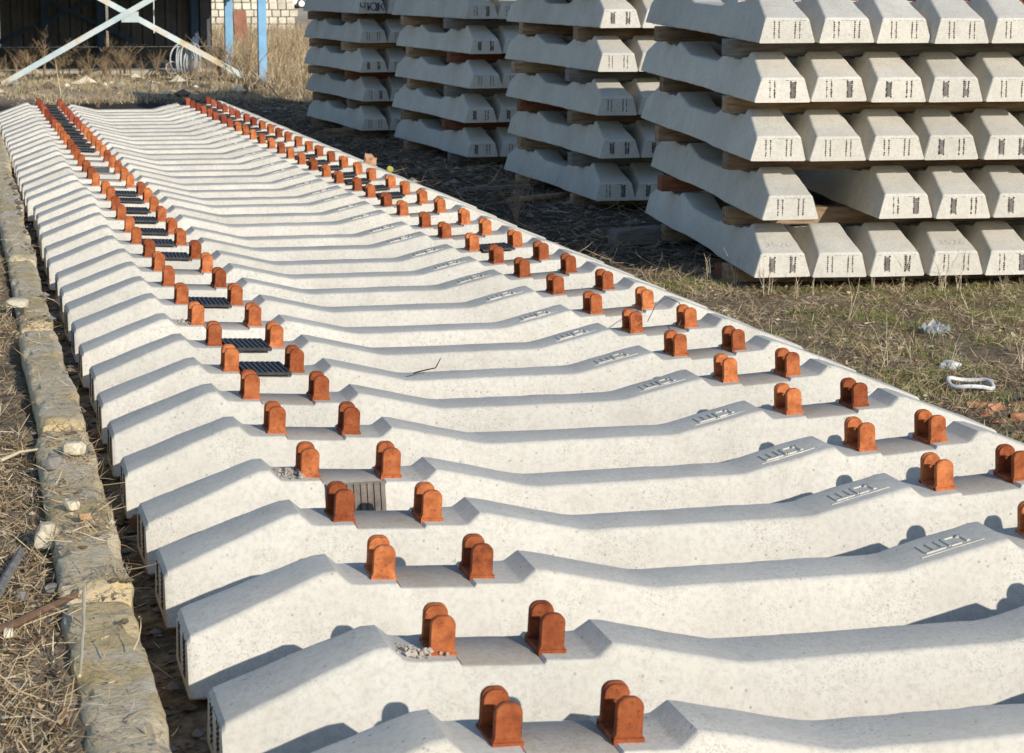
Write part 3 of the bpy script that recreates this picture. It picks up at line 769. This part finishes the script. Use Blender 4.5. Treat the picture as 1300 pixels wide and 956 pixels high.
pr = [(math.copysign(abs(math.cos(a))**.75, math.cos(a))*.088, math.copysign(abs(math.sin(a))**.8, math.sin(a))*.08, .006*math.sin(3*a)+.012) for a in [i*math.pi/14 for i in range(29)]]
put('plastic_loop', MB().tube(pr, .0085, 7, cap=False).mesh('plastic_loop', WHITEP, 50), 1232, 487, -.27, 'white plastic loop lying in the grass beside the row', 'plastic loop', (.05, .05, -.25), .012)
for i, (px, py, w_, h_, mt, lab) in enumerate([
        (1240, 508, 26, 9, ROTTEN, 'crumbled orange wood piece just below the white plastic loop'),
        (1262, 516, 34, 13, ROTTEN, 'largest crumbling orange lump of the rotten wood heap'),
        (1288, 510, 30, 12, BR, 'dark bark lump on the rotten wood heap'),
        (1296, 528, 36, 16, ROTTEN, 'orange lump of rotten wood below the dark bark lump'),
        (1268, 532, 26, 9, BR, 'thin dark bark strip between orange lumps of rotten wood'),
        (1252, 524, 18, 8, ROTTEN, 'small orange wood crumb beside the row'),
        (1290, 547, 28, 9, STRAWD, 'tan wood splinter lying below the rotten wood heap'),
        (1312, 505, 34, 14, ROTTEN, 'orange wood lump farthest from the row in the rotten heap')]):
    o = put_stone(px, py, -.27, w_, h_, mt, lab, 60+i, 'wood_scrap', 'wood scrap', 'rotten wood scraps', .45)
    o.rotation_euler = (0, 0, (i*.9) % 1.1-.4)
put('timber_chunk', rough_block(.09, .34, .085, 41, .008, .01, .04, WOODRED, 'timber_chunk'), 912, 350, -.27, 'short reddish timber chunk under the corner of the stack by the grass', 'timber', (0, .1, R(-62)), .03)
put('timber_beam', rough_block(.12, .95, .11, 42, .006, .012, .05, GREYWOOD, 'timber_beam'), 778, 309, -.27, 'grey timber beam lying in the shade between the third and fourth stacks', 'timber', (0, 0, R(-78)), .04)
put('timber_beam', rough_block(.12, .75, .10, 43, .006, .012, .05, WOOD, 'timber_beam'), 412, 172, -.27, 'brown timber beam lying in the shade before the stack nearest the shed', 'timber', (0, 0, R(-82)), .04)
put('plank', rough_block(.10, .9, .03, 44, .004, .008, .05, WOOD, 'plank'), 650, 256, -.27, 'thin plank lying in the shade beside the third stack from the shed', 'plank', (0, 0, R(-60)), .03)
put('plank', rough_block(.09, .6, .03, 45, .004, .008, .05, GREYWOOD, 'plank'), 585, 243, -.27, 'short grey plank lying near the row in the shade of the stacks', 'plank', (0, 0, R(-75)), .03)
# scrap on a sleeper end
p, ya = rowpos[21]
obj('crumpled_paper', rock(51, .055, .04, .05, PAPER, 'crumpled_paper', 3, .5), None, (1.10, p.y, .055), (.3, .2, 0), label='crumpled brown paper on the stack-side end of a sleeper', category='paper')
obj('yellow_cap', MB().tube([(0, 0, 0), (0, .002, .02)], .024, 14).mesh('yellow_cap', YELLOW, 40), None, (1.245, p.y+.01, -.02), (R(60), 0, .2), label='yellow plastic cap on the sleeper end beside the crumpled paper', category='cap')
b = MB(); rc = random.Random(3)
for k in range(70):
    a, rr = rc.uniform(0, 6.28), abs(rc.gauss(0, .035)); s_ = .0012+.0036*rc.random()**2
    b.box(-s_, s_, -s_, s_, -s_, s_*.8, Matrix.Translation((a and math.cos(a)*rr, math.sin(a)*rr*.8, s_)) @ Matrix.Rotation(a*3, 4, 'Z') @ Matrix.Rotation(a, 4, 'X'), j=s_*.5)
CR = b.mesh('concrete_crumbs', SEATC)
for i, (r_, x) in enumerate([(0, -.965), (3, -.965), (8, -.97)]):
    p, ya = rowpos[r_]; obj('concrete_crumbs', CR, None, (p.x+x, p.y-.03, .016 if x < -.9 else .0), (0, 0, i*2.), kind='stuff', label='concrete crumbs beside a rusted anchor', category='crumbs')

# ------------------------------------------------------------------ shed
YS, YB, SX0, SX1 = 29.25, 38.2, -9.0, 3.05
shed = obj('shed', None, None, (0, YS, -.2), label='open steel shed with blue posts, crossed braces and sheet walls darkened for shade', category='shed')
def part(name, me, loc=(0, 0, 0), rot=(0, 0, 0), parent=None): return obj(name, me, parent or shed, (loc[0], loc[1]-YS if parent is None else loc[1], loc[2]+.2 if parent is None else loc[2]), rot)
def corrugated(w, h, mat, pitch=.22, d=.035, name='sheet_panel'):
    v = []; k = int(w/pitch); prof = []
    for i in range(k): x = i*pitch; prof += [(x, 0), (x+pitch*.38, 0), (x+pitch*.5, d), (x+pitch*.88, d)]
    prof.append((k*pitch, 0))
    for x, y in prof: v += [(x, y, 0), (x, y, h)]
    for x, y in prof: v += [(x, y+.006, 0), (x, y+.006, h)]
    n = len(prof); f = [(2*i, 2*i+2, 2*i+3, 2*i+1) for i in range(n-1)]+[(2*n+2*i+1, 2*n+2*i+3, 2*n+2*i+2, 2*n+2*i) for i in range(n-1)]
    return mesh(name, v, f, mat)
for i in range(6): part('wall_panel', corrugated(2.03, 4.2, SHEET), (SX0+i*2.03, YB, .12))
part('plinth', MB().box(SX0, SX1+.25, YB-.02, YB+.3, -.25, .105).mesh('plinth', simple('dark_plinth', [(.05, .05, .05), (.11, .105, .10)], 4, .9, .2)))
part('side_wall', corrugated(YB-YS, 4.2, SHEET, name='side_wall'), (SX0, YS, -.1), (0, 0, R(90)))
part('added_front_screen', corrugated(SX1-SX0+.62, 2.6, SHEET, name='added_front_screen'), (SX0, YS-.1, 1.62))  # unseen sheet above the view, shaped to keep sun off the interior
part('added_side_screen', corrugated(YB-YS, 2.9, SHEET, name='added_side_screen'), (SX1+.28, YS, 1.33), (0, 0, R(88)))  # unseen sheet added to block sun coming through the open side
part('roof', MB().box(SX0-.3, SX1+.6, YS-.4, YB+.4, 4.15, 4.25).mesh('roof', SHEET))
FL = concrete('shed_floor_concrete', (.36, .33, .27), (.48, .44, .37), pore=.2)
part('floor_slab', rough_block(5.35, 12.2, .22, 61, .02, .03, .3, FL, 'floor_slab'), (3.15, 35.45, -.235), (0, 0, R(90)))
def hpost(h, w=.12, d=.14, mat=BLUE):
    b = MB(); b.box(-w/2, w/2, -d/2, -d/2+.012, 0, h).box(-w/2, w/2, d/2-.012, d/2, 0, h).box(-.006, .006, -d/2+.0121, d/2-.0121, 0, h)
    b.box(-w*.9, w*.9, -d*.8, d*.8, -.02, .0)
    return b.mesh('post', mat)
pp = at(333.5, 107, -.2); part('post', hpost(4.4), (pp.x, pp.y, -.2))
pp = at(291, 82.5, -.2); part('post', hpost(4.4, .145, .16), (pp.x, pp.y, -.2))
part('post', hpost(4.4), (-1.42, YS+.1, -.2)); part('post', hpost(4.4), (-5.6, YS+.1, -.2))
for px in (57, 128, 247): q = at_y(px, 40, YB-.12); part('wall_post', hpost(4.3, .14, .12, SHADEDBLUE), (q.x, q.y, -.18))
def brace(a, c, w, mat, name='brace'):
    d = c-a; L = d.length; M_ = d.to_track_quat('Z', 'Y').to_matrix().to_4x4(); b = MB()
    X = Vector((0, 1, 0)); Z = d.normalized(); Y_ = Z.cross(X); M_ = Matrix((Y_, X, Z)).transposed().to_4x4()
    b.box(-w/2, w/2, -.004, .004, 0, L, M_); b.box(-w/2, -w/2+.008, .0041, w*.8, 0, L, M_)
    o = part(name, b.mesh(name, mat), a); return o
a1, b1 = at_y(3, 107, YS-.02), at_y(190, 0, YS-.02); a2, b2 = at_y(308, 96, YS+.03), at_y(131, 0, YS+.03)
brace(a1, a1+(b1-a1)*2.15, .085, PALEBLUE); brace(a2, a2+(b2-a2)*2.2, .085, PALEBLUE)
q = at_y(165, 22, YS+.005); part('gusset_plate', MB().box(-.13, .13, -.005, .005, -.075, .085).mesh('gusset_plate', PALEBLUE), q)
c_, d_ = at_y(-5, 55, YB-.1), at_y(62, 25, YB-.1); brace(c_, c_+(d_-c_)*3, .08, SHADEDBLUE, 'wall_bar')  # thin dark bars across the back wall
c_, d_ = at_y(170, 52, YB-.14), at_y(70, 5, YB-.14); brace(c_, c_+(d_-c_)*2, .08, SHADEDBLUE, 'wall_bar')
stick([at_y(195.5, 42, 30.6), at_y(195, 0, 30.6), at_y(194, -80, 30.6)], .008, .008, WHITEP, 'pale rope hanging down inside the shed opening', 'hanging_rope', 'rope', .006)
# coil of hose on the slab
p = at(237, 92, -.125); hose = MB(); rh = random.Random(2)
for k in range(11):
    rad = .20+rh.uniform(-.03, .035); ox, oy = -.14+k*.030, rh.uniform(-.05, .05); yaw_ = R(66)+rh.uniform(-.25, .25); tl = rh.uniform(-.15, .15)
    pts = [Vector((ox, oy, rad-.02))+Vector((math.cos(yaw_)*math.cos(a), math.sin(yaw_)*math.cos(a), math.sin(a)*(1.05+tl)))*rad for a in [i*math.pi/11 for i in range(23)]]
    hose.tube(pts, .012, 6, cap=False)
pts = [Vector((-.02, .0, .2))+Vector((math.cos(a)*.25, .05*math.cos(a), math.sin(a)*.30)) for a in [i*math.pi/14-.5 for i in range(20)]]
hose.tube(pts, .011, 6)
pts = [Vector((-.24, -.1, .08))+Vector((math.cos(a)*.10, .05, math.sin(a)*.10)) for a in [i*math.pi/9 for i in range(19)]]; hose.tube(pts, .010, 6)
obj('hose_coil', hose.mesh('hose_coil', GREYHOSE, 50), None, (p.x, p.y, -.125), label='grey hose coiled upright on the edge of the shed floor', category='hose')
# rusty plate standing in the dry grass
p = at(307, 57, -.2)
pl = MB().box(-.17, .17, -.012, .012, -.05, .86).box(-.17, -.14, .0121, .06, -.05, .86).box(.14, .17, .0121, .06, -.05, .86)
obj('rusty_plate', pl.mesh('rusty_plate', simple('brown_rust', [(.20, .09, .055), (.30, .145, .09)], 6, .9, .2)), None, (p.x, p.y, gz(p.x, p.y)), (R(-4), R(-2), .2), label='rusty brown steel plate standing in dry grass between the blue posts', category='steel plate')

# stack of cream blocks beyond the shed
p0 = at(262, 38.5, -.2); rt = Vector((math.cos(.02), -math.sin(.02), 0)); gb = gz(p0.x, p0.y)
rf = random.Random(4); BLK = simple('cream_block', [(.50, .45, .36), (.66, .61, .51)], 6, .9, .3)
BM = [rough_block(.283, .55, .222, 80+i, .012, .018, .08, BLK, 'stone_block') for i in range(4)]
for k in range(7):
    off = rf.choice([0, .02, .12])
    for c in range(10):
        if k == 6 and c in (4, 5): continue
        q = p0+rt*(.15+off+c*.298+rf.uniform(-.008, .008))
        obj('stone_block', BM[rf.randrange(4)], None, (q.x, q.y+rf.uniform(-.05, .03), gb+.112+k*.238), (0, 0, rf.uniform(-.02, .02)),
            label=f'cream block in the {["bottom", "second", "third", "fourth", "fifth", "sixth", "top"][k]} course, {ORD[c]} from the shed wall, pile beyond the blue posts', category='block', group='cream blocks piled beyond the shed')

# parked car far behind
p = at(379.5, 10.5, -.2); car = obj('parked_car', None, None, (p.x, p.y, gz(p.x, p.y)), (0, 0, .05), label='white car parked far behind the stacks', category='car')
prof = [(-2.1, .28), (-2.15, .62), (-1.98, .88), (-1.45, .96), (-.75, 1.42), (.75, 1.45), (1.45, .98), (2.05, .84), (2.18, .55), (2.12, .28)]
v = [(x, s*(.84 if z < 1 else .66), z) for s in (-1, 1) for x, z in prof]; k = len(prof)
f = [tuple(range(k)), tuple(reversed(range(k, 2*k)))]+[(i, k+i, k+(i+1) % k, (i+1) % k) for i in range(k)]
me = mesh('body', v, f, CARW); bm = bmesh.new(); bm.from_mesh(me); bmesh.ops.recalc_face_normals(bm, faces=bm.faces); bmesh.ops.bevel(bm, geom=list(bm.edges), offset=.04, segments=2, affect='EDGES'); bm.to_mesh(me); bm.free()
carx = -1.3
obj('body', me, car, (carx, 0, 0))
for s in (-1, 1):
    for wx in (-1.3, 1.3):
        w_ = obj('wheel', MB().tube([(0, -.1, 0), (0, .1, 0)], .32, 20).mesh('wheel', TYRE, 40), car, (carx+wx, s*.80, .32))
        obj('rim', MB().tube([(0, -.105, 0), (0, .105, 0)], .20, 16).mesh('rim', RIM, 40), w_)
    for x0, x1 in ((-.85, -.05), (.05, .95)):
        obj('window', MB().add([(x0, s*.80, 1.0), (x1, s*.80, 1.0), (x1*.72, s*.70, 1.36), (x0*.8, s*.70, 1.36)], [(0, 1, 2, 3)]).mesh('window', GLASS), car, (carx, 0, 0))
